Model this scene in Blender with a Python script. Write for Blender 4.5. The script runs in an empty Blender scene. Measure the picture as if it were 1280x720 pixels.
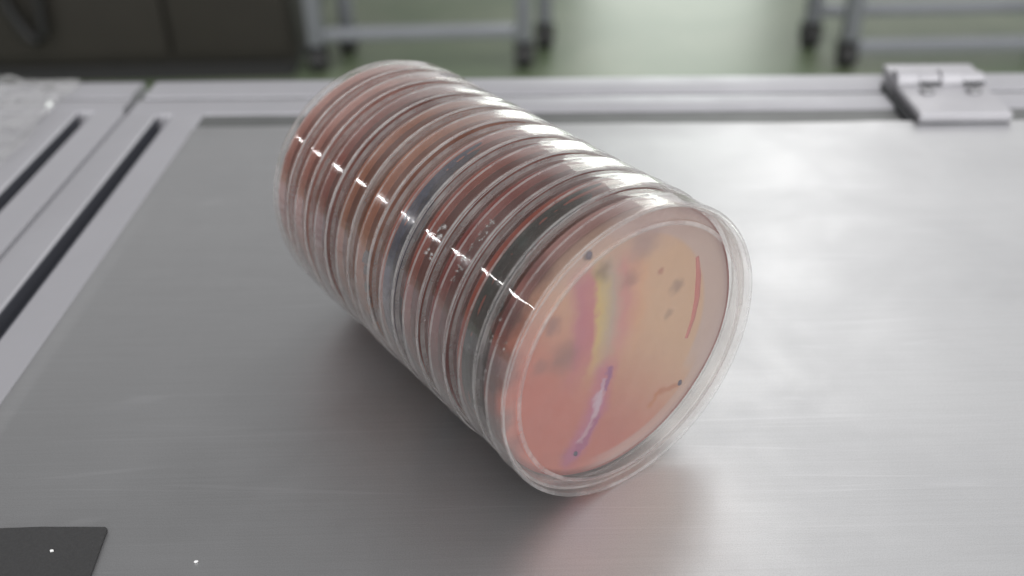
import bpy, bmesh, math, random
from mathutils import Vector, Matrix, noise
random.seed(7)
S = bpy.context.scene
COL = S.collection
MM = 0.001

# ------------------------------------------------------------------ helpers
def tag(o, label=None, cat=None, group=None, kind=None):
    if label: o['label'] = label
    if cat: o['category'] = cat
    if group: o['group'] = group
    if kind: o['kind'] = kind
    return o

def empty(name, loc=(0, 0, 0), mat=None):
    o = bpy.data.objects.new(name, None)
    COL.objects.link(o)
    o.empty_display_size = 0.01
    if mat is not None: o.matrix_world = mat
    else: o.location = loc
    return o

def obj(name, bm, mats, parent=None, smooth=True, sharp=None):
    bmesh.ops.recalc_face_normals(bm, faces=bm.faces)
    me = bpy.data.meshes.new(name)
    bm.to_mesh(me); bm.free()
    if not isinstance(mats, (list, tuple)): mats = [mats]
    for m in mats: me.materials.append(m)
    if smooth:
        me.shade_smooth()
        me.set_sharp_from_angle(angle=math.radians(sharp or 38))
    o = bpy.data.objects.new(name, me)
    COL.objects.link(o)
    if parent: o.parent = parent
    return o

def lathe(bm, prof, seg=160, closed=True, mi=None, jit=0.0):
    """solid of revolution about Z; prof = [(r, z)] in mm"""
    rings = []
    for r, z in prof:
        if r < 1e-6:
            rings.append([bm.verts.new((0, 0, z*MM))])
        else:
            rings.append([bm.verts.new((r*MM*math.cos(2*math.pi*k/seg), r*MM*math.sin(2*math.pi*k/seg), z*MM)) for k in range(seg)])
    n = len(prof)
    for i in range(n if closed else n-1):
        a, b = rings[i], rings[(i+1) % n]
        for k in range(seg):
            k2 = (k+1) % seg
            if len(a) == 1 and len(b) == 1: continue
            if len(a) == 1: f = bm.faces.new((a[0], b[k], b[k2]))
            elif len(b) == 1: f = bm.faces.new((a[k], b[0], a[k2]))
            else: f = bm.faces.new((a[k], b[k], b[k2], a[k2]))
            if mi: f.material_index = mi[i]
    return bm

def box(bm, x0, x1, y0, y1, z0, z1, bev=0.0):
    """mm box"""
    vs = [bm.verts.new((x*MM, y*MM, z*MM)) for z in (z0, z1) for y in (y0, y1) for x in (x0, x1)]
    fs = [bm.faces.new([vs[i] for i in q]) for q in ((0,2,3,1),(4,5,7,6),(0,1,5,4),(2,6,7,3),(0,4,6,2),(1,3,7,5))]
    if bev:
        es = list({e for f in fs for e in f.edges})
        bmesh.ops.bevel(bm, geom=es, offset=bev*MM, segments=3, affect='EDGES', profile=0.5)
    return bm

def prism(bm, poly, a, b, fn):
    """extrude 2D polygon (list) from a to b; fn(u, v, t) -> xyz mm"""
    A = [bm.verts.new([c*MM for c in fn(u, v, a)]) for u, v in poly]
    B = [bm.verts.new([c*MM for c in fn(u, v, b)]) for u, v in poly]
    n = len(poly)
    for i in range(n):
        bm.faces.new((A[i], A[(i+1) % n], B[(i+1) % n], B[i]))
    bm.faces.new(A); bm.faces.new(B[::-1])
    return bm

def tube(bm, pts, rad, seg=10, caps=True):
    """tube along pts (mm), rad = number or list (mm)"""
    P = [Vector(p)*MM for p in pts]
    rings = []
    for i, p in enumerate(P):
        t = (P[min(i+1, len(P)-1)] - P[max(i-1, 0)]).normalized()
        ref = Vector((0, 0, 1)) if abs(t.z) < .9 else Vector((1, 0, 0))
        u = t.cross(ref).normalized(); v = t.cross(u)
        r = (rad[i] if isinstance(rad, (list, tuple)) else rad)*MM
        rings.append([bm.verts.new(p + (u*math.cos(2*math.pi*k/seg) + v*math.sin(2*math.pi*k/seg))*r) for k in range(seg)])
    for a, b in zip(rings, rings[1:]):
        for k in range(seg):
            bm.faces.new((a[k], a[(k+1) % seg], b[(k+1) % seg], b[k]))
    if caps:
        bm.faces.new(rings[0][::-1]); bm.faces.new(rings[-1])
    return bm

# ------------------------------------------------------------------ material helpers
class NT:
    def __init__(s, name):
        s.m = bpy.data.materials.new(name); s.m.use_nodes = True
        s.t = s.m.node_tree; s.t.nodes.clear()
        s.out = s.t.nodes.new('ShaderNodeOutputMaterial')
    def n(s, typ, **kw):
        nd = s.t.nodes.new('ShaderNode'+typ)
        for k, v in kw.items():
            if k in nd.inputs.keys(): s.set(nd, k, v)
            else: setattr(nd, k, v)
        return nd
    def set(s, nd, k, v):
        sock = nd.inputs[k]
        if isinstance(v, bpy.types.NodeSocket): s.t.links.new(v, sock)
        else: sock.default_value = v
    def math(s, op, a, b=None, clamp=False):
        nd = s.t.nodes.new('ShaderNodeMath'); nd.operation = op; nd.use_clamp = clamp
        s.set(nd, 0, a)
        if b is not None: s.set(nd, 1, b)
        return nd.outputs[0]
    def mixc(s, fac, a, b, blend='MIX'):
        nd = s.t.nodes.new('ShaderNodeMix'); nd.data_type = 'RGBA'; nd.blend_type = blend
        s.set(nd, 0, fac); s.set(nd, 6, a); s.set(nd, 7, b)
        return nd.outputs[2]
    def mixs(s, fac, a, b):
        nd = s.t.nodes.new('ShaderNodeMixShader')
        s.set(nd, 0, fac); s.set(nd, 1, a); s.set(nd, 2, b)
        return nd.outputs[0]
    def rng(s, v, a, b, c=0.0, d=1.0, smooth=True):
        nd = s.t.nodes.new('ShaderNodeMapRange')
        nd.interpolation_type = 'SMOOTHSTEP' if smooth else 'LINEAR'
        s.set(nd, 0, v); s.set(nd, 1, a); s.set(nd, 2, b); s.set(nd, 3, c); s.set(nd, 4, d)
        return nd.outputs[0]
    def ramp(s, v, stops):
        nd = s.t.nodes.new('ShaderNodeValToRGB'); e = nd.color_ramp.elements
        while len(e) < len(stops): e.new(.5)
        for el, (p, c) in zip(e, stops): el.position = p; el.color = (*c, 1)
        s.set(nd, 0, v); return nd.outputs[0]
    def objmm(s):
        tc = s.n('TexCoord')
        vm = s.n('VectorMath', operation='SCALE'); s.set(vm, 0, tc.outputs['Object']); s.set(vm, 'Scale', 1000.0)
        return vm.outputs[0]
    def noise(s, vec, scale, detail=4.0, rough=.55, dist=0.0):
        nd = s.t.nodes.new('ShaderNodeTexNoise')
        s.set(nd, 'Vector', vec); s.set(nd, 'Scale', scale); s.set(nd, 'Detail', detail); s.set(nd, 'Roughness', rough); s.set(nd, 'Distortion', dist)
        return nd
    def end(s, shader):
        s.t.links.new(shader, s.out.inputs['Surface']); return s.m

def c4(c): return (c[0], c[1], c[2], 1)

def plastic(name, tint=(.985, .985, .98), haze=.035, rough=.035, refr=0.0, hazecol=(.8, .78, .76), seed=0.0, boost=1.0):
    t = NT(name)
    v = t.objmm()
    lw = t.n('LayerWeight', Blend=.5)
    f = t.math('MULTIPLY', t.math('POWER', lw.outputs['Facing'], 4.5), .85)
    f = t.math('ADD', t.math('MULTIPLY', f, boost), .045, True)
    off = t.n('VectorMath', operation='ADD'); t.set(off, 0, v); t.set(off, 1, (seed, seed*1.7, 0))
    nz = t.noise(off.outputs[0], .09, 5, .6)
    fine = t.noise(off.outputs[0], 1.3, 3, .7)
    rg = t.rng(fine.outputs[0], .3, .8, rough*.6, rough*2.2)
    bump = t.n('Bump', Strength=.12, Distance=.0004); t.set(bump, 'Height', nz.outputs[0])
    gl = t.n('BsdfGlossy', Roughness=rg, Color=(1, 1, 1, 1)); t.set(gl, 'Normal', bump.outputs[0])
    tr = t.n('BsdfTransparent', Color=c4(tint)).outputs[0]
    if refr:
        rf = t.n('BsdfRefraction', IOR=1.5, Roughness=.02, Color=(.97, .97, .97, 1))
        tr = t.mixs(refr, tr, rf.outputs[0])
    s1 = t.mixs(f, tr, gl.outputs[0])
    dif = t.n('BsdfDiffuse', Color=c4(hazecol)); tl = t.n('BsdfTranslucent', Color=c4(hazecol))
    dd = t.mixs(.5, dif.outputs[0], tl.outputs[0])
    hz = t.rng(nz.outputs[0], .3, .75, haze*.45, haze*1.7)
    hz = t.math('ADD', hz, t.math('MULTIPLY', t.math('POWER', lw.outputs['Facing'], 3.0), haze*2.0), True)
    return t.end(t.mixs(hz, s1, dd))

def agar(name, base, dark, spots=(), seed=0.0, rainbow=False, blot=.5, wet=.25, strokes=()):
    t = NT(name); v = t.objmm()
    off = t.n('VectorMath', operation='ADD'); t.set(off, 0, v); t.set(off, 1, (seed*13.1, seed*7.7, seed*3.1))
    big = t.noise(off.outputs[0], .05, 5, .6, .6)
    col = t.mixc(t.math('MULTIPLY', t.rng(big.outputs[0], .38, .68), blot), c4(base), c4(dark))
    warp = t.noise(off.outputs[0], .22, 3, .6)
    wv = t.n('VectorMath', operation='SUBTRACT'); t.set(wv, 0, warp.outputs['Color']); t.set(wv, 1, (.5, .5, .5))
    ws = t.n('VectorMath', operation='SCALE'); t.set(ws, 0, wv.outputs[0]); t.set(ws, 'Scale', 5.0)
    wp = t.n('VectorMath', operation='ADD'); t.set(wp, 0, v); t.set(wp, 1, ws.outputs[0])
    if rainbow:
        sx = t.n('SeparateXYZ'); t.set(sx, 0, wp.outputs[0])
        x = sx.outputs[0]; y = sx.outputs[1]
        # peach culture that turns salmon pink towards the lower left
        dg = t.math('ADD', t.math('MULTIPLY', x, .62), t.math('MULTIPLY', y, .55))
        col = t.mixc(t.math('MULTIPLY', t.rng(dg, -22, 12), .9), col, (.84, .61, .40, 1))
        # iridescent sheen painted as slim curved bands: rose, yellow, grey green, pale pink
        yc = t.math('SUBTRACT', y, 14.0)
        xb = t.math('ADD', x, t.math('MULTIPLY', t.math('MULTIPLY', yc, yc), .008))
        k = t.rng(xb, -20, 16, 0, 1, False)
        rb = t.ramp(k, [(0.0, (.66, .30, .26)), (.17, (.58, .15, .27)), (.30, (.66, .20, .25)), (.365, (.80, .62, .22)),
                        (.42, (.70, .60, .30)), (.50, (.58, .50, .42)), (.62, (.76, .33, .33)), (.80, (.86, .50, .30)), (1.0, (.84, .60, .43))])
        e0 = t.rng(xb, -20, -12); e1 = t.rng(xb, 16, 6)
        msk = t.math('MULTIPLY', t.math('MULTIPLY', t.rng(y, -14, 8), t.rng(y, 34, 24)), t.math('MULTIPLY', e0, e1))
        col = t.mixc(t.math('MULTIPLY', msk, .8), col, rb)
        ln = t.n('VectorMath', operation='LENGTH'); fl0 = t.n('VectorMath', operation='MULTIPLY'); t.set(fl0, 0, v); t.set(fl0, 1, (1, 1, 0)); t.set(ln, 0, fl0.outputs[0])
        col = t.mixc(t.rng(ln.outputs['Value'], 41.2, 43.2), col, (.28, .07, .055, 1))  # wall side painted deeper red, as light looks through thick agar
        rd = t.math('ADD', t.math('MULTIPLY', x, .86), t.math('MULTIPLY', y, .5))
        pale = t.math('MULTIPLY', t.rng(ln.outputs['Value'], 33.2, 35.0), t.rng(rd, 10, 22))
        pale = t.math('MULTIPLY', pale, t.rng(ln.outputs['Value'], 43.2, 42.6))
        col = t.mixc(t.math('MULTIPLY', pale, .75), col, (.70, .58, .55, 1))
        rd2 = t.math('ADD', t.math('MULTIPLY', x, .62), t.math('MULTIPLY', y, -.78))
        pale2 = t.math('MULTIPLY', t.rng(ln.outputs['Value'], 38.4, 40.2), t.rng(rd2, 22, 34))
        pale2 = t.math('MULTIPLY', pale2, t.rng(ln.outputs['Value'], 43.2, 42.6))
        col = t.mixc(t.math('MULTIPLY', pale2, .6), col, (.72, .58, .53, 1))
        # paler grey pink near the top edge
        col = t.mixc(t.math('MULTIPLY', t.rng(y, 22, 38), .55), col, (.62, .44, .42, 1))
    for (sxp, syp, r, c, soft, amt) in spots:
        d = t.n('VectorMath', operation='DISTANCE')
        flat = t.n('VectorMath', operation='MULTIPLY'); t.set(flat, 0, wp.outputs[0]); t.set(flat, 1, (1, 1, 0))
        t.set(d, 0, flat.outputs[0]); t.set(d, 1, (sxp, syp, 0))
        m = t.rng(d.outputs['Value'], r*(1+soft), r*(1-soft))
        col = t.mixc(t.math('MULTIPLY', m, amt), col, c4(c))
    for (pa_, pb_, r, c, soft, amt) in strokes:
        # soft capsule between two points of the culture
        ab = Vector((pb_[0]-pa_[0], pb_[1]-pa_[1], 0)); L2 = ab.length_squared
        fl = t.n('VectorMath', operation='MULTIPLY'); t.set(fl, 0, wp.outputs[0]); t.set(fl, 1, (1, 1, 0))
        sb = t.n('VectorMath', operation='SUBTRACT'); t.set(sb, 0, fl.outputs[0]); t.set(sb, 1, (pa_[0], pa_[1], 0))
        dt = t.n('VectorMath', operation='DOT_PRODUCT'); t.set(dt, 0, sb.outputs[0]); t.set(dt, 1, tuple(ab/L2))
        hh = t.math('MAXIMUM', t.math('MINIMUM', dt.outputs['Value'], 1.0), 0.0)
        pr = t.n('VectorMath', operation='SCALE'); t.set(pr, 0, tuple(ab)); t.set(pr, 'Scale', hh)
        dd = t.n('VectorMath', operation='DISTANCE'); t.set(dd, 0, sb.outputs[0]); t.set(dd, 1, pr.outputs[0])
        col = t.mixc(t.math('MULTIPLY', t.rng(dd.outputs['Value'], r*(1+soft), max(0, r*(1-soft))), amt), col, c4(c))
    fine = t.noise(v, 2.2, 3, .65)
    col = t.mixc(t.math('MULTIPLY', fine.outputs[0], .22), col, c4([q*.55 for q in base]))
    bump = t.n('Bump', Strength=.25, Distance=.0003); t.set(bump, 'Height', warp.outputs[0])
    p = t.n('BsdfPrincipled', Roughness=.38)
    t.set(p, 'Base Color', col); t.set(p, 'Normal', bump.outputs[0]); t.set(p, 'IOR', 1.36)
    p.inputs['Coat Weight'].default_value = wet; p.inputs['Coat Roughness'].default_value = .15
    tl = t.n('BsdfTranslucent'); t.set(tl, 'Color', col)
    return t.end(t.mixs(.35, p.outputs[0], tl.outputs[0]))

def mould(name, a, b, c, seed=0.0):
    t = NT(name); v = t.objmm()
    off = t.n('VectorMath', operation='ADD'); t.set(off, 0, v); t.set(off, 1, (seed*11, seed*5, seed*3))
    n1 = t.noise(off.outputs[0], .16, 5, .6, .5); n2 = t.noise(off.outputs[0], 1.6, 4, .7)
    col = t.mixc(t.rng(n1.outputs[0], .4, .62), c4(a), c4(b))
    col = t.mixc(t.rng(n2.outputs[0], .52, .75, 0, .7), col, c4(c))
    bump = t.n('Bump', Strength=.8, Distance=.0006); t.set(bump, 'Height', n2.outputs[0])
    p = t.n('BsdfPrincipled', Roughness=.85); t.set(p, 'Base Color', col); t.set(p, 'Normal', bump.outputs[0])
    return t.end(p.outputs[0])

def simple(name, col, rough=.5, metal=0.0, nscale=None, namt=.25, rvar=0.0, spec=.5, coords_mm=True, bump=0.0):
    t = NT(name); v = t.objmm()
    p = t.n('BsdfPrincipled', Roughness=rough, Metallic=metal)
    p.inputs['Specular IOR Level'].default_value = spec
    if nscale:
        nz = t.noise(v, nscale, 5, .6)
        t.set(p, 'Base Color', t.mixc(t.math('MULTIPLY', t.rng(nz.outputs[0], .3, .7), namt), c4(col), c4([q*.5 for q in col])))
        if rvar: t.set(p, 'Roughness', t.rng(nz.outputs[0], .25, .75, rough-rvar, rough+rvar))
        if bump:
            b = t.n('Bump', Strength=bump, Distance=.0005); t.set(b, 'Height', nz.outputs[0]); t.set(p, 'Normal', b.outputs[0])
    else: p.inputs['Base Color'].default_value = c4(col)
    return t.end(p.outputs[0])

def steel():
    t = NT('filmed_steel'); v = t.objmm()
    # long faint brush lines running across the sheet, plus cloudy wear and fine specks
    mp = t.n('Mapping'); t.set(mp, 'Vector', v); mp.inputs['Scale'].default_value = (.02, 1.1, 1); mp.inputs['Rotation'].default_value = (0, 0, .03)
    br = t.noise(mp.outputs[0], 1.0, 6, .65)
    cl = t.noise(v, .014, 5, .6, .4)
    fn = t.noise(v, 2.6, 2, .6)
    col = t.mixc(t.rng(cl.outputs[0], .3, .7, 0, .5), (.685, .69, .70, 1), (.565, .57, .585, 1))
    col = t.mixc(t.rng(br.outputs[0], .35, .7, 0, .22), col, (.48, .48, .48, 1))
    col = t.mixc(t.rng(fn.outputs[0], .38, .68, 0, .30), col, (.40, .40, .40, 1))
    # a few hairline scratches
    for rot_, sc_, off_ in ((.72, .035, 3.0), (-.25, .03, 11.0), (1.15, .028, 29.0)):
        m2 = t.n('Mapping'); t.set(m2, 'Vector', v); m2.inputs['Rotation'].default_value = (0, 0, rot_); m2.inputs['Scale'].default_value = (sc_*.35, sc_*14, 1); m2.inputs['Location'].default_value = (off_, off_*2, 0)
        vo = t.n('TexVoronoi', feature='DISTANCE_TO_EDGE'); t.set(vo, 'Vector', m2.outputs[0]); t.set(vo, 'Scale', .22)
        brk = t.noise(m2.outputs[0], .35, 2, .5)
        sm = t.math('MULTIPLY', t.rng(vo.outputs[0], .012, .004), t.rng(brk.outputs[0], .52, .62))
        col = t.mixc(t.math('MULTIPLY', sm, .22), col, (.80, .80, .82, 1))
    p = t.n('BsdfPrincipled', Metallic=.95)
    t.set(p, 'Base Color', col)
    t.set(p, 'Roughness', t.rng(cl.outputs[0], .3, .7, STEEL_R-.03, STEEL_R+.04))
    b = t.n('Bump', Strength=.10, Distance=.0003); t.set(b, 'Height', t.math('ADD', fn.outputs[0], br.outputs[0])); t.set(p, 'Normal', b.outputs[0])
    return t.end(p.outputs[0])
STEEL_R = .39

# ------------------------------------------------------------------ camera (solved from the photograph)
H, PITCH, ROLL, FPX = 212.995, .573, -.021, 1246.05
fw = Vector((0, math.cos(PITCH), -math.sin(PITCH))); rt = Vector((1, 0, 0)); up = rt.cross(fw)
r2 = rt*math.cos(ROLL) + up*math.sin(ROLL); u2 = -rt*math.sin(ROLL) + up*math.cos(ROLL)
cd = bpy.data.cameras.new('Camera'); cam = bpy.data.objects.new('Camera', cd); COL.objects.link(cam)
M = Matrix((r2, u2, -fw)).transposed().to_4x4(); M.translation = (0, 0, H*MM); cam.matrix_world = M
cd.sensor_width = 36; cd.lens = FPX/1280*36; cd.clip_start = .01; cd.clip_end = 60
cd.dof.use_dof = True; cd.dof.focus_distance = .285; cd.dof.aperture_fstop = 7.5
S.camera = cam

# ------------------------------------------------------------------ light
# lobes: azimuth, elevation, inner and outer half-angle (deg), radiance
WORLD = [(166, 28, 22, 82, 2.1), (228, 66, 10, 46, .4), (42, 42, 16, 38, .54), (13, 3, 6, 20, .55)]
W = bpy.data.worlds.new('World'); S.world = W; W.use_nodes = True
wt = W.node_tree; bg = wt.nodes['Background']
# indoor surroundings: bright room behind the camera, a brighter side ahead right, dark ceiling ahead left
wtc = wt.nodes.new('ShaderNodeTexCoord')
def wmath(op, a, b=None, clamp=False):
    nd = wt.nodes.new('ShaderNodeMath'); nd.operation = op; nd.use_clamp = clamp
    for i, q in enumerate((a, b)):
        if q is None: continue
        if isinstance(q, bpy.types.NodeSocket): wt.links.new(q, nd.inputs[i])
        else: nd.inputs[i].default_value = q
    return nd.outputs[0]
def wlobe(az, el, lo, hi, amp):
    d = wt.nodes.new('ShaderNodeVectorMath'); d.operation = 'DOT_PRODUCT'
    wt.links.new(wtc.outputs['Generated'], d.inputs[0]); az, el = math.radians(az), math.radians(el)
    d.inputs[1].default_value = (math.sin(az)*math.cos(el), math.cos(az)*math.cos(el), math.sin(el))
    m = wt.nodes.new('ShaderNodeMapRange'); m.interpolation_type = 'SMOOTHSTEP'
    wt.links.new(d.outputs['Value'], m.inputs[0])
    for i, q in enumerate((math.cos(math.radians(hi)), math.cos(math.radians(lo)), 0.0, amp)): m.inputs[1+i].default_value = q
    return m.outputs[0]
wsx = wt.nodes.new('ShaderNodeSeparateXYZ'); wt.links.new(wtc.outputs['Generated'], wsx.inputs[0])
def wstep(v, lo, hi, amp):
    m = wt.nodes.new('ShaderNodeMapRange'); m.interpolation_type = 'SMOOTHSTEP'; wt.links.new(v, m.inputs[0])
    for i, q in enumerate((lo, hi, 0.0, amp)): m.inputs[1+i].default_value = q
    return m.outputs[0]
# far wall ahead ends below the dark ceiling at about 41 degrees of elevation
tot = wmath('MULTIPLY', wstep(wsx.outputs[2], .625, .53, .43), wstep(wsx.outputs[1], -.1, .3, 1.0))
tot = wmath('ADD', wmath('MULTIPLY', tot, wstep(wsx.outputs[0], -.84, -.56, 1.0)), .035)
for lobe in WORLD: tot = wmath('ADD', wlobe(*lobe), tot)
cb = wt.nodes.new('ShaderNodeCombineColor')
for i, q in enumerate((1.0, .995, 1.0)): wt.links.new(wmath('MULTIPLY', tot, q), cb.inputs[i])
wt.links.new(cb.outputs[0], bg.inputs['Color']); bg.inputs['Strength'].default_value = 1.0

def area(name, loc, target, sx, sy, power, col=(1, 1, 1), xdir=None):
    l = bpy.data.lights.new(name, 'AREA'); l.shape = 'RECTANGLE'; l.size = sx; l.size_y = sy; l.energy = power; l.color = col
    o = bpy.data.objects.new(name, l); COL.objects.link(o)
    z = (Vector(loc)-Vector(target)).normalized()
    x = Vector(xdir) if xdir else Vector((0, 0, 1)).cross(z)
    x = (x - z*x.dot(z)).normalized(); y = z.cross(x)
    m = Matrix((x, y, z)).transposed().to_4x4(); m.translation = loc; o.matrix_world = m
    return o
def pol(a, e, d, o=(.03, .23, .03)):
    a, e = math.radians(a), math.radians(e)
    return Vector(o) + Vector((math.sin(a)*math.cos(e), math.cos(a)*math.cos(e), math.sin(e)))*d
TGT = (.03, .23, .03)
area('ceiling_lamp', pol(19, 36.8, 2.6), TGT, .24, 1.7, 3.4, (1, .985, .965))
area('bright_window', (.95, 5.6, .3), (.3, 2, -.4), 1.0, 2.3, 24, (.93, 1, .93))
pa, pb = pol(-62, 15.5, 3.2), pol(-79, 23, 3.2)
area('side_tube_lamp', (pa+pb)/2, TGT, (pb-pa).length*.55, .035, 2.6, (1, .98, 1), xdir=(pb-pa))

# ------------------------------------------------------------------ materials
M_plast = [plastic('clear_polystyrene', seed=i*31.0, haze=.028, hazecol=(.88, .75, .71)) for i in range(3)]  # pink hazecol stands in for light scattered by the red agar
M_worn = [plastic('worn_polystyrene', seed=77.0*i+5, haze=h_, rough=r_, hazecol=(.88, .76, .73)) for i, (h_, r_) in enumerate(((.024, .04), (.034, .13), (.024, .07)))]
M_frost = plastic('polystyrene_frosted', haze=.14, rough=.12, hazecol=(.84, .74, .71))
M_edge = plastic('polystyrene_edge', refr=.2, haze=.33, rough=.06, boost=1.0, hazecol=(.88, .86, .86))  # white haze paints the bright lines that thick rims refract
M_alu = simple('anodised_aluminium', (.46, .457, .485), .45, .4, .02, .12, .05)
M_alu2 = simple('cast_aluminium', (.50, .495, .52), .42, .35, .05, .1, .05)
M_steel = steel()
M_ledge = simple('ledge_grey', (.15, .155, .153), .45, .3, .05, .3)
M_dark = simple('dark_gap', (.04, .042, .045), .7)
M_slot = simple('slot_dark', (.07, .073, .088), .6, .0)
M_patch = simple('dark_patch', (.045, .045, .046), .7, 0, 1.5, .4, bump=.3)
M_crumb = simple('white_crumb', (.85, .85, .84), .6)
M_screw = simple('screw_steel', (.35, .35, .36), .35, .9)
M_tubem = simple('grey_tube', (.25, .26, .285), .42, .5, .01, .15)
M_rubber = simple('black_rubber', (.014, .014, .014), .6)
M_cab = simple('dark_cabinet', (.021, .018, .014), .55, 0, .01, .3)
M_cabd = simple('dark_plinth', (.012, .012, .012), .7)
M_cable = simple('black_cable', (.008, .008, .008), .55)

def floor_mat():
    t = NT('green_floor'); v = t.objmm()
    a = t.noise(v, .0022, 5, .6, .5); b = t.noise(v, .03, 4, .6)
    col = t.mixc(t.rng(a.outputs[0], .35, .65), (.09, .122, .07, 1), (.13, .155, .10, 1))
    col = t.mixc(t.rng(b.outputs[0], .4, .75, 0, .3), col, (.075, .09, .055, 1))
    p = t.n('BsdfPrincipled', Roughness=.36); t.set(p, 'Base Color', col)
    p.inputs['Specular IOR Level'].default_value = .32
    return t.end(p.outputs[0])

# ------------------------------------------------------------------ petri dishes
P = 14.13                     # stacking pitch, mm
AZ = -.954
ax = Vector((math.cos(AZ), math.sin(AZ), 0)); sx = Vector((-math.sin(AZ), math.cos(AZ), 0))
FRONT = Vector((34.308, 222.56, 46))*MM
RL = 46.0

lid_prof = [(0, 12.75), (38.6, 12.75), (44.0, 12.75), (44.9, 12.3), (45.1, 11.0), (45.15, 7.4), (45.2, 6.9), (45.65, 6.75), (46.0, 7.0), (45.97, 8.2),
            (45.95, 12.4), (46.0, 13.5), (45.97, 14.3), (45.75, 14.6), (45.35, 14.6), (45.1, 14.35), (44.95, 13.95), (41.2, 13.9), (40.9, 14.2), (40.3, 14.3), (39.7, 14.2), (39.4, 13.9), (0, 13.9)]
# which stretches count as thick edge (glassier)
lid_mi = [0]*len(lid_prof)
for i in (6, 7, 13, 14, 15, 18, 19): lid_mi[i] = 1
for i in (16,): lid_mi[i] = 2
base_prof = [(0, .55), (42.6, .55), (42.9, .0), (43.5, -.18), (44.2, -.1), (44.5, .3), (44.7, 1.2), (44.85, 6.0), (44.9, 11.6), (44.8, 12.3), (44.4, 12.6), (44.0, 12.3), (43.9, 11.6), (43.7, 6.0), (43.4, 2.4), (42.7, 1.65), (0, 1.65)]
base_mi = [0]*len(base_prof)
for i in (2, 3, 9, 10): base_mi[i] = 1
AG0, AG1 = 1.75, 6.2

def lid_mesh(): return lathe(bmesh.new(), lid_prof, 192, False, lid_mi)
def base_mesh(): return lathe(bmesh.new(), base_prof, 192, False, base_mi)

def agar_bm(seed, tilt=0.0, lo=0.0):
    bm = bmesh.new(); seg = 128
    top = AG1+lo
    prof = [(0, AG0), (42.5, AG0), (43.2, 2.5), (43.55, top+1.0), (43.4, top+1.2), (42.2, top+.45), (40.0, top+.12), (33, top), (22, top), (11, top), (0, top)]
    lathe(bm, prof, seg, False)
    for v in bm.verts:
        if v.co.z > (top-.4)*MM:
            q = noise.noise(Vector((v.co.x*60+seed*9, v.co.y*60, seed)))
            v.co.z += (q*.25 + tilt*v.co.x*1000/42)*MM
    return bm

def mould_bm(a0, a1, r0, r1, h, seed, z0=None):
    """lumpy growth lying on the culture along the dish wall, angles in degrees"""
    bm = bmesh.new(); na, nr = 90, 14
    z0 = (AG1-.2) if z0 is None else z0
    g = []
    for i in range(na+1):
        u = i/na; a = math.radians(a0+(a1-a0)*u); row = []
        edge = min(1, min(u, 1-u)*6)
        inner = r0 + 5*noise.noise(Vector((a*2.2, seed, 0))) + 2.5*noise.noise(Vector((a*7, seed, 4)))
        inner = r1-(r1-inner)*(edge**.5)
        for j in range(nr+1):
            w = j/nr; r = inner+(r1-inner)*w
            prof = min(1, w*3.2)**.6
            if j == nr: prof *= .75
            n = .84+.34*noise.noise(Vector((r*math.cos(a)*.25, r*math.sin(a)*.25, seed)))+.2*noise.noise(Vector((r*math.cos(a)*.9, r*math.sin(a)*.9, seed)))
            row.append(bm.verts.new((r*math.cos(a)*MM, r*math.sin(a)*MM, (z0+h*prof*n*edge**.5)*MM)))
        low = bm.verts.new((r1*math.cos(a)*MM, r1*math.sin(a)*MM, (z0-.6)*MM)); low2 = bm.verts.new((inner*math.cos(a)*MM, inner*math.sin(a)*MM, (z0-.6)*MM))
        row.append(low); row.append(low2); g.append(row)
    m = nr+3
    for i in range(na):
        for j in range(m):
            bm.faces.new((g[i][j], g[i][(j+1) % m], g[i+1][(j+1) % m], g[i+1][j]))
    bm.faces.new(g[0][::-1]); bm.faces.new(g[-1])
    return bm

def blob(bm, c, rx, ry, rz, sub=2, seed=0.0, amp=.2):
    r = bmesh.ops.create_icosphere(bm, subdivisions=sub, radius=1)
    for v in r['verts']:
        k = 1+amp*noise.noise(v.co*1.7+Vector((seed, seed*2, 0)))
        v.co = Vector((c[0]+v.co.x*rx*k, c[1]+v.co.y*ry*k, c[2]+v.co.z*rz*k))*MM

def droplets_bm(a0, a1, z0, z1, n, rmin, rmax, R=45.2, seed=1):
    """drops of condensation sitting on the inner side of the lid skirt"""
    rnd = random.Random(seed); bm = bmesh.new()
    for _ in range(n):
        a = math.radians(rnd.uniform(a0, a1)); z = rnd.uniform(z0, z1); r = rnd.uniform(rmin, rmax)*rnd.uniform(.5, 1)
        blob(bm, ((R-.45)*math.cos(a), (R-.45)*math.sin(a), z), r, r, r, 1, z, .15)
    return bm

water = NT('water')
gl = water.n('BsdfGlossy', Roughness=.02, Color=(1, 1, 1, 1)); tr = water.n('BsdfTransparent', Color=(.96, .95, .95, 1))
lwn = water.n('LayerWeight', Blend=.35)
M_water = water.end(water.mixs(water.math('ADD', water.math('MULTIPLY', lwn.outputs['Facing'], .55), .12, True), tr.outputs[0], gl.outputs[0]))

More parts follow.
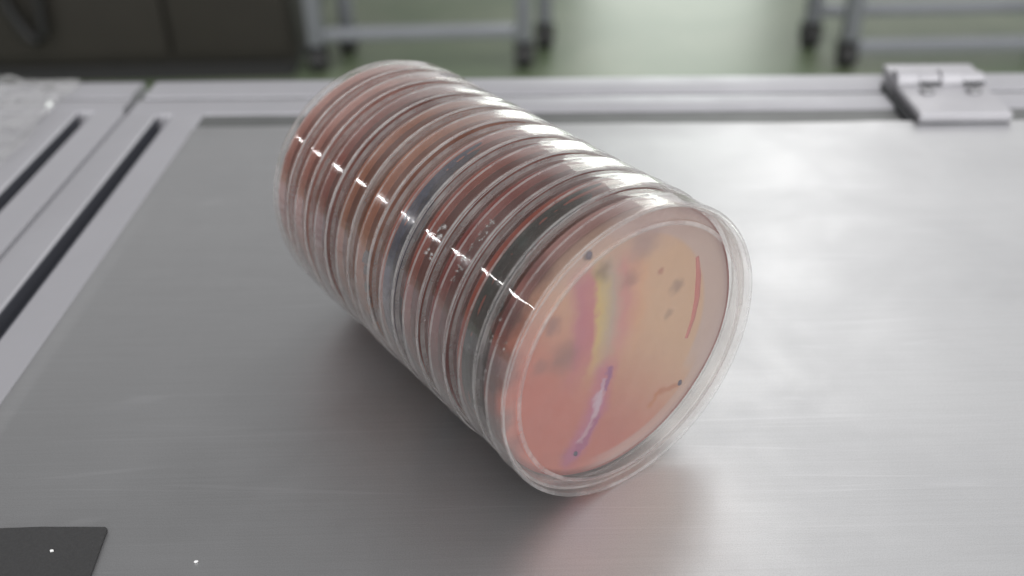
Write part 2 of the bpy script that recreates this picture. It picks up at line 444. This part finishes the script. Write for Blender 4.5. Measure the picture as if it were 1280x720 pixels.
REDS = dict(salmon=((.64, .26, .20), (.52, .17, .115)), brick=((.38, .085, .055), (.28, .058, .04)), rust=((.50, .17, .07), (.42, .11, .045)), rose=((.50, .19, .14), (.38, .10, .08)), wine=((.30, .052, .04), (.22, .04, .035)))
front_spots = [(-6.5, 26.3, 2.6, (.12, .08, .08), .8, .55), (-11.5, 33, 1.6, (.03, .02, .02), .5, .8), (22.2, 10.8, 2.3, (.24, .17, .16), .7, .5), (19.5, 2, 1.6, (.26, .18, .15), .7, .4), (15, 18.5, 1.3, (.46, .14, .12), .6, .55), (3.5, 20, 2.8, (.30, .20, .17), .8, .45),
               (-19, 3.5, 4.4, (.18, .12, .12), .85, .55), (-23, 16, 2.4, (.18, .12, .15), .8, .5), (-27, 4, 2.2, (.22, .14, .13), .8, .4), (8, 30, 4.5, (.36, .27, .31), .8, .5), (-17, -33.5, 3.0, (.40, .10, .16), .8, .6),
               (-41, 8, 6.0, (.09, .05, .05), .6, .8), (-41, -9, 4.0, (.12, .07, .065), .6, .7), (-36, 24, 4.5, (.10, .05, .055), .7, .7), (-38, -20, 4.0, (.20, .08, .08), .7, .6), (-27, 34, 4.0, (.16, .06, .06), .7, .6)]
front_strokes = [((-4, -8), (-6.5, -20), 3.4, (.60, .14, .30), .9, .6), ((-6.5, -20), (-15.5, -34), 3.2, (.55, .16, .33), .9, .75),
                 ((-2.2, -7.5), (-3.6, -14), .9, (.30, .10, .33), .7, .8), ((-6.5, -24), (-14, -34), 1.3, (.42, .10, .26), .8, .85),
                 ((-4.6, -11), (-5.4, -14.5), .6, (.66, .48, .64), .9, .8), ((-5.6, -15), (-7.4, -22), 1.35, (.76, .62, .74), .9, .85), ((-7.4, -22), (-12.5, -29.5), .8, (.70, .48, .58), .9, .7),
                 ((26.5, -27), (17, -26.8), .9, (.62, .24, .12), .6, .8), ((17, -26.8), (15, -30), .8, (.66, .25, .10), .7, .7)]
dishes = [  # back -> front: (agar colours, seed, lid label words, extras)
    ('salmon', 'pale pink petri dish at the far back end of the stack'),
    ('salmon', 'petri dish next to the hindmost one, with a dull red culture ring'),
    ('brick', 'brick red petri dish third from the back of the stack'),
    ('rust', 'brownish petri dish in the back half, just behind the orange-rimmed one'),
    ('rust', 'petri dish with an orange band and small grey mould dots, behind the blue-banded one'),
    ('rose', 'petri dish with a dusty blue mould band at the middle of the stack'),
    ('brick', 'petri dish with large wet bubbles under its lid, just in front of the blue-banded one'),
    ('wine', 'dark red petri dish with many fine droplets, just behind the black-green banded one'),
    ('brick', 'petri dish with a wide black-green mould band, second from the camera end'),
    ('salmon', 'front petri dish facing the camera with a pink and orange culture and a painted rainbow sheen'),
]
GROUP = 'petri dishes stacked on their side'
rot = Matrix((sx, Vector((0, 0, 1)), ax)).transposed().to_4x4()
n_d = len(dishes)
proto_lid = proto_base = None
for i, (kind, label) in enumerate(dishes):
    base_c = FRONT - ax*(141.3 - P*i)*MM
    m = rot @ Matrix.Rotation(math.radians(random.uniform(-.75, .75))*(i < n_d-1), 4, 'X') @ Matrix.Rotation(math.radians(random.uniform(-.35, .35))*(i < n_d-1), 4, 'Y'); m.translation = base_c + sx*random.uniform(-.4, .4)*MM
    root = empty('petri_dish', mat=m); tag(root, label, 'petri dish', GROUP)
    spin = random.uniform(0, 6.28)
    if proto_base is None:
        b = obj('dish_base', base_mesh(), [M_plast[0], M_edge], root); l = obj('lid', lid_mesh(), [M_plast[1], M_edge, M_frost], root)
        proto_base, proto_lid = b, l
    else:
        b = proto_base.copy(); COL.objects.link(b); b.parent = root
        l = proto_lid.copy(); COL.objects.link(l); l.parent = root
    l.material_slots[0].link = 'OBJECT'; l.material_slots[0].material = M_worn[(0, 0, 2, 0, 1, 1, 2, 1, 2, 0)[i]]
    b.rotation_euler.z = spin; l.rotation_euler.z = spin*1.7
    cA, cB = REDS[kind]
    if i == n_d-1:
        mat = agar('culture_painted_sheen', (.66, .20, .145), (.58, .155, .11), front_spots, 2.3, True, .5, .12, front_strokes)
    else:
        mat = agar('culture_'+kind, cA, cB, seed=i*1.37+.4, blot=.9)
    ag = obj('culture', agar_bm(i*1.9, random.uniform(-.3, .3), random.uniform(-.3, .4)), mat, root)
    if i == 4:
        mg = mould('mould_grey', (.10, .09, .09), (.06, .065, .075), (.2, .17, .15), 3)
        for a, r, z in ((166, 2.2, 7.3), (172, 1.6, 7.2), (180, 2.0, 7.1), (187, 1.5, 7.1), (196, 2.6, 7.2)):
            bm = bmesh.new(); blob(bm, (42.4*math.cos(math.radians(a)), 42.4*math.sin(math.radians(a)), z), r*.6, r, 1.3, 3, a, .4)
            obj('mould', bm, mg, ag)
    if i == 5:
        obj('mould', mould_bm(98, 262, 37.5, 43.6, 2.5, 2.0), mould('mould_blue', (.020, .036, .075), (.045, .06, .105), (.16, .15, .16), 1), ag)
    if i == 6:
        obj('condensation', droplets_bm(136, 150, 8.5, 12.0, 9, .4, 1.3, seed=4), M_water, l)
    if i == 7:
        obj('condensation', droplets_bm(132, 160, 8.6, 11.0, 46, .2, .6, seed=9), M_water, l)
    if i == 8:
        obj('mould', mould_bm(85, 268, 35.5, 43.6, 2.5, 5.0), mould('mould_black_green', (.005, .009, .009), (.010, .024, .022), (.07, .075, .07), 2), ag)
    if i == n_d-1:
        # dark dots and the red smear seen through the front lid
        dots = mould('mould_dots', (.03, .03, .07), (.05, .04, .08), (.08, .06, .08), 7)
        for (x, y, r) in ((27, -27, .95), (-14.5, -33.7, .7), (-11.4, 33.4, 1.1)):
            bm = bmesh.new(); blob(bm, (x, y, 6.35), r, r*1.2, .7, 2, x, .3); obj('mould', bm, dots, ag)
        bm = bmesh.new()
        tube(bm, [(29.4, 18, 6.3), (30.8, 11, 6.3), (31.2, 3, 6.3), (30.2, -4, 6.3), (28.1, -10.4, 6.3)], [.9, 1.2, 1.2, 1.1, .9], 8)
        for v in bm.verts: v.co.z = 6.28*MM+(v.co.z-6.28*MM)*.35
        obj('red_smear', bm, simple('red_smear', (.44, .14, .12), .5), ag)
        obj('condensation', droplets_bm(268, 310, 2.0, 9.0, 16, .3, .7, R=43.7, seed=21), M_water, b)

# ------------------------------------------------------------------ workbench
PSI = .02996
gd = Vector((math.sin(PSI), math.cos(PSI), 0)); gn = Vector((math.cos(PSI), -math.sin(PSI), 0))
def F(u, v, z): q = gn*u + gd*v; return (q.x, q.y, z)   # bench axes (mm) -> world mm
bench = empty('workbench', [c*MM for c in F(-227.6, 0, 0)]); tag(bench, 'aluminium framed workbench with a dull steel top, carrying the stack of petri dishes', 'workbench')
bench2 = empty('workbench', [c*MM for c in F(-229, 0, 0)]); tag(bench2, 'neighbouring aluminium framed workbench cut off by the left edge of the photo', 'workbench')
def child(o, p):
    o.parent = p; o.matrix_parent_inverse = Matrix.Translation(-p.location); return o   # geometry is laid out in world mm

def profile_poly(w, slot=8.6, depth=9.0, r=1.6):
    """cross-section of an aluminium extrusion, width w, top at 0, with or without a slot"""
    h = w/2; k = (slot or 0)/2; H_ = 44
    pts = [(-h, -H_), (-h, -r), (-h+r*.3, -r*.3), (-h+r, 0)]
    if slot: pts += [(-k-.8, 0), (-k, -.8), (-k, -depth), (k, -depth), (k, -.8), (k+.8, 0)]
    return pts + [(h-r, 0), (h-r*.3, -r*.3), (h, -r), (h, -H_)]
def profile(name, parent, c, a, b, along='v', w=44.2, slot=8.6, z=-1.6, mat=M_alu):
    bm = bmesh.new()
    if along == 'v': prism(bm, profile_poly(w, slot), a, b, lambda u, q, t: F(c+u, t, z+q))
    else: prism(bm, profile_poly(w, slot), a, b, lambda u, q, t: F(t, c+u, z+q))
    o = child(obj(name, bm, mat, None, True, 25), parent)
    if slot and along == 'v':
        k = slot/2-.05
        bm = bmesh.new(); prism(bm, [(-k, -8.9), (-k, -1.0), (-k+.5, -1.0), (-k+.5, -8.4), (k-.5, -8.4), (k-.5, -1.0), (k, -1.0), (k, -8.9)], a+1, b-3, lambda u, q, t: F(c+u, t, z+q))
        l = obj('slot_shade', bm, M_slot, o, False)  # dark lining added to paint the shade inside the slot
    return o
# our bench: left stile, rear stile, rear hinged rail
profile('frame_profile', bench, -205.3, -150, 511.5)
profile('frame_profile', bench, 521.9, -226, 520, 'u', 21.8, 0, -1.4)
# neighbour: right stile and rear rails
profile('frame_profile', bench2, -251.2, -150, 516)
profile('frame_profile', bench2, 525.0, -520, -231, 'u', 17.6, 0, -1.4)
profile('frame_profile', bench2, 549, -520, -233, 'u', 25, 0)
bm = bmesh.new(); prism(bm, [(-150, -9), (-150, -2.4), (515.5, -2.4), (515.5, -9)], -520, -274, lambda u, q, t: F(t, u, q)); child(obj('panel', bm, M_alu, None, False), bench2)
o = obj('hinged_rail', prism(bmesh.new(), profile_poly(25, 0), -225, 520, lambda u, q, t: F(t, 548.4+u, -1.2+q)), M_alu, None, True, 25); child(o, bench)
for (par, u0, u1, v0, v1) in ((bench, -224, 519, 533.0, 535.7), (bench2, -479, -234, 534.1, 536.3)):
    bm = bmesh.new(); prism(bm, [(v0, -20), (v0, -2.6), (v1, -2.6), (v1, -20)], u0, u1, lambda u, q, t: F(t, u, q)); child(obj('gap_shade', bm, M_dark, None, False), par)  # dark strip added between the rails to paint the gap's shade
# recessed ledge between sheet and rear rail
bm = bmesh.new(); prism(bm, [(486, -30), (486, -2.6), (510.8, -2.6), (510.8, -30)], -183, 520, lambda u, q, t: F(t, u, q)); child(obj('ledge', bm, M_ledge, None, False), bench)
# steel sheet: slight waviness at its free back edge, softly folded rim
bm = bmesh.new(); nu, nv = 150, 60
rows = []
for j in range(nv+1):
    row = []
    for i in range(nu+1):
        u = -183 + (520+183)*i/nu; v = -150 + (488.0+150)*j/nv
        wob = 1.6*noise.noise(Vector((u*.012, 3, 0)))+.6*noise.noise(Vector((u*.05, 9, 0)))
        if j == nv: v += wob
        d = u+183
        z = 0.0
        if i == 0: z = -1.4
        if j == nv: z += .5+.6*noise.noise(Vector((u*.03, 1, 5)))
        q = F(u if i > 1 else (-183 if i == 0 else -180.2), v, z); row.append(bm.verts.new([c*MM for c in q]))
    rows.append(row)
for j in range(nv):
    for i in range(nu): bm.faces.new((rows[j][i], rows[j][i+1], rows[j+1][i+1], rows[j+1][i]))
ext = bmesh.ops.extrude_face_region(bm, geom=list(bm.faces))
for e in ext['geom']:
    if isinstance(e, bmesh.types.BMVert): e.co.z -= 1.5*MM
sheet = obj('steel_sheet', bm, M_steel, None, True, 50); child(sheet, bench)
# panel under the sheet and legs, so that the bench is a real table
bm = bmesh.new(); prism(bm, [(-150, -31), (-150, -3.2), (485, -3.2), (485, -31)], -182, 519, lambda u, q, t: F(t, u, q)); child(obj('panel', bm, M_ledge, None, False), bench)
for (u, v) in ((-205, 526), (495, 526)):
    bm = bmesh.new(); q = F(u, v, 0); box(bm, q[0]-18, q[0]+18, q[1]-18, q[1]+18, -850, -46.5, 2); child(obj('leg', bm, M_alu, None), bench)
for (u, v) in ((-252, 530), (-440, 530)):
    bm = bmesh.new(); q = F(u, v, 0); box(bm, q[0]-14, q[0]+14, q[1]-14, q[1]+14, -850, -46.5, 2); child(obj('leg', bm, M_alu, None), bench2)

# hinge
hg = None
def hbox(name, u0, u1, v0, v1, z0, z1, bev, parent, mat=M_alu2):
    bm = bmesh.new(); box(bm, u0, u1, v0, v1, z0, z1, bev)
    rotm = Matrix.Rotation(-PSI, 4, 'Z')
    bmesh.ops.transform(bm, matrix=rotm, verts=bm.verts)
    o = obj(name, bm, mat, None, True, 30); child(o, parent); return o
def uv(x, y): p = Vector((x, y, 0)); return p.dot(gn), p.dot(gd)
h = hbox('hinge', 198, 246, 484.5, 524, .6, 6.0, 1.2, bench)
def sub(o): w = o.matrix_world.copy(); return o
def hchild(name, *a, mat=M_alu2):
    bm = bmesh.new(); box(bm, *a); bmesh.ops.transform(bm, matrix=Matrix.Rotation(-PSI, 4, 'Z'), verts=bm.verts)
    return obj(name, bm, mat, h, True, 30)
hchild('hinge_leaf', 200, 250, 541, 557, .2, 6.0, 1.2)
for k in range(4):
    u0 = 199+k*11.9
    bm = bmesh.new(); seg = 20
    v0, zc, rr = 531.5, 5.0, 6.6 if k % 2 == 0 else 5.6
    poly = [(v0+rr*math.cos(2*math.pi*j/seg), zc+rr*math.sin(2*math.pi*j/seg)) for j in range(seg)]
    prism(bm, poly, u0, u0+11.2, lambda u, q, t: F(t, u, q)); obj('knuckle', bm, M_alu2, h, True, 40)
for u0 in (211.2, 235):
    bm = bmesh.new(); prism(bm, [(523.9, 6.0), (526.2, 6.0), (526.2, 7.2), (523.9, 7.2)], u0, u0+10.6, lambda u, q, t: F(t, u, q)); obj('knuckle_gap', bm, M_dark, h, False)
for u in (211, 236):
    bm = bmesh.new(); q = F(u, 514, 0)
    lathe(bm, [(0, 5.6), (4.0, 5.6), (4.0, 7.0), (3.2, 7.8), (1.9, 7.9), (1.8, 6.6), (0, 6.6)], 24, False); bmesh.ops.translate(bm, vec=Vector(q)*MM, verts=bm.verts)
    obj('screw', bm, M_screw, h)
# dark strip added as the shadow in the gap beside the hinge
hbox('gap_shadow', 194.5, 197.5, 490, 540, -12, 1.2, .8, bench, M_dark)

# thin flat dark grey patch and crumbs
bm = bmesh.new(); pts = []
a, b_, c_ = (-120.5, 205.8), (-320, 207.5), (-330, 40)
outline = [(-124, 40), (-118.2, 150), (-117.2, 188.6), (-118.2, 205.3), (-119.0, 206.0), (-138, 206.6), (-160, 206.1), (-172, 206.3), (-172, 40)]
prism(bm, outline, .15, .9, lambda u, q, t: (u, q, t)); patch_o = obj('mat', bm, M_patch, None, False)
tag(patch_o, 'flat dark grey patch whose corner shows at the bottom left on the steel top', 'mat')
for (x, y, z, r, lab) in ((-131.0, 197.0, 1.2, .42, 'white crumb lying on the dark patch'), (-89.5, 192.7, .3, .42, 'white crumb lying on bare steel right of the dark patch')):
    bm = bmesh.new(); blob(bm, (0, 0, 0), r*1.4, r, r*.8, 2, x, .5); o = obj('crumb', bm, M_crumb); o.location = (x*MM, y*MM, z*MM)
    tag(o, lab, 'crumb', 'white crumbs on the bench')

# crumpled clear bag on the neighbouring bench
M_bag = plastic('clear_film', haze=.13, rough=.06, boost=1.4, hazecol=(.85, .85, .85))
bm = bmesh.new(); n = 46; g = []
for i in range(n+1):
    row = []
    for j in range(n+1):
        u = i/n*2-1; v = j/n*2-1
        d = max(0, 1-(u*u*.9+v*v*.9)**.8)
        x = -305+u*52; y = 508+v*60
        q = noise.noise(Vector((u*2.3, v*2.3, 1)))*.9+noise.noise(Vector((u*5, v*5, 4)))*.5+abs(noise.noise(Vector((u*3.1, v*3.1, 8))))*.9
        z = 1.0 + 12*d**.7*(.55+.55*q) + 2.2*max(0, noise.noise(Vector((u*9, v*9, 2))))
        row.append(bm.verts.new((x*MM + .006*q, y*MM+.004*q, max(.6, z)*MM)))
    g.append(row)
for i in range(n):
    for j in range(n): bm.faces.new((g[i][j], g[i+1][j], g[i+1][j+1], g[i][j+1]))
bag = obj('plastic_bag', bm, M_bag, None, True, 60); tag(bag, 'crumpled clear plastic bag at the far left on the neighbouring bench', 'plastic bag')

# ------------------------------------------------------------------ room behind
bm = bmesh.new(); vs = [bm.verts.new(p) for p in ((-14, -6, -.85), (14, -6, -.85), (14, 16, -.85), (-14, 16, -.85))]; bm.faces.new(vs)
tag(obj('floor', bm, floor_mat(), None, False), kind='structure')

def caster(parent, x, y, wheel_r=34):
    bm = bmesh.new(); seg = 24
    prof = [(12*0+u, 0) for u in (0,)]
    pts = []
    lathe(bm, [(0, -25), (wheel_r-6, -25), (wheel_r, -18), (wheel_r, 18), (wheel_r-6, 25), (0, 25)], seg, False)
    bmesh.ops.rotate(bm, cent=(0, 0, 0), matrix=Matrix.Rotation(math.pi/2, 3, 'Y'), verts=bm.verts)
    bmesh.ops.translate(bm, vec=(x*MM, y*MM, -.85+wheel_r*MM), verts=bm.verts)
    w = child(obj('caster', bm, M_rubber), parent)
    bm = bmesh.new(); box(bm, x-30, x-27, y-16, y+16, -850+wheel_r, -850+wheel_r*2+6); box(bm, x+27, x+30, y-16, y+16, -850+wheel_r, -850+wheel_r*2+6); box(bm, x-30, x+30, y-16, y+16, -850+wheel_r*2+6.5, -850+wheel_r*2+10)
    f = obj('fork', bm, M_rubber, w, False); return w

def cart(lab, x0, x1, y0, y1, sh, bars, leg_w=44):
    r = empty('cart', ((x0+x1)/2*MM, (y0+y1)/2*MM, -.85)); tag(r, lab, 'cart', 'wheeled metal frames on the green floor')
    for (x, y) in ((x0, y0), (x1, y0), (x0+sh, y1), (x1+sh, y1)):
        bm = bmesh.new(); box(bm, x-leg_w/2, x+leg_w/2, y-leg_w/2, y+leg_w/2, -769, 60, 4); child(obj('leg', bm, M_tubem), r)
        caster(r, x, y)
    for (ya, s_, zc) in bars:
        bm = bmesh.new(); box(bm, x0+s_+leg_w/2+1, x1+s_-leg_w/2-1, ya-17, ya+17, zc-17, zc+17, 3); child(obj('crossbar', bm, M_tubem), r)
    bm = bmesh.new(); box(bm, x0-30+min(sh, 0), x1+30+max(sh, 0), y0-30, y1+30, 61, 85, 3); child(obj('top', bm, M_tubem), r)
    return r
cart('grey wheeled frame behind the stack, beside the dark cabinet', -561, 50, 2868, 3032, 68, [(2868, 0, -738)])
cart('grey wheeled frame at the upper right, behind the hinge', 995, 1720, 2813, 2987, -62, [(2813, 0, -790), (2987, -62, -735)])

cab = empty('cabinet', (-1.25, 3.1, -.85)); tag(cab, 'dark olive cabinet with two doors standing at the upper left', 'cabinet')
bm = bmesh.new(); box(bm, -2300, -618, 2824, 3400, -800, 300, 6); child(obj('body', bm, M_cab), cab)
bm = bmesh.new(); box(bm, -2280, -630, 2818, 3380, -850, -801); child(obj('plinth', bm, M_cabd, None, False), cab)
bm = bmesh.new(); box(bm, -2290, -975, 2802, 2822, -770, 290, 4); child(obj('door', bm, M_cab), cab)
bm = bmesh.new(); box(bm, -960, -628, 2802, 2822, -770, 290, 4); child(obj('door', bm, M_cab), cab)
bm = bmesh.new()
tube(bm, [(-1430, 2770, 200), (-1412, 2770, -480), (-1385, 2770, -620), (-1352, 2770, -695), (-1328, 2770, -712), (-1308, 2770, -690), (-1298, 2770, -600), (-1296, 2770, -300), (-1296, 2770, 150)], 15, 12)
cbl = obj('cable', bm, M_cable); tag(cbl, 'black cable hanging in a loop in front of the dark cabinet', 'cable')

# ------------------------------------------------------------------ render settings
S.view_settings.view_transform = 'Standard'; S.view_settings.look = 'None'; S.view_settings.exposure = 0; S.view_settings.gamma = 1
cy = S.cycles
cy.max_bounces = 24; cy.transparent_max_bounces = 96; cy.glossy_bounces = 8; cy.transmission_bounces = 16; cy.diffuse_bounces = 4
cy.caustics_reflective = False; cy.caustics_refractive = False
cy.sample_clamp_indirect = 6; cy.use_denoising = True
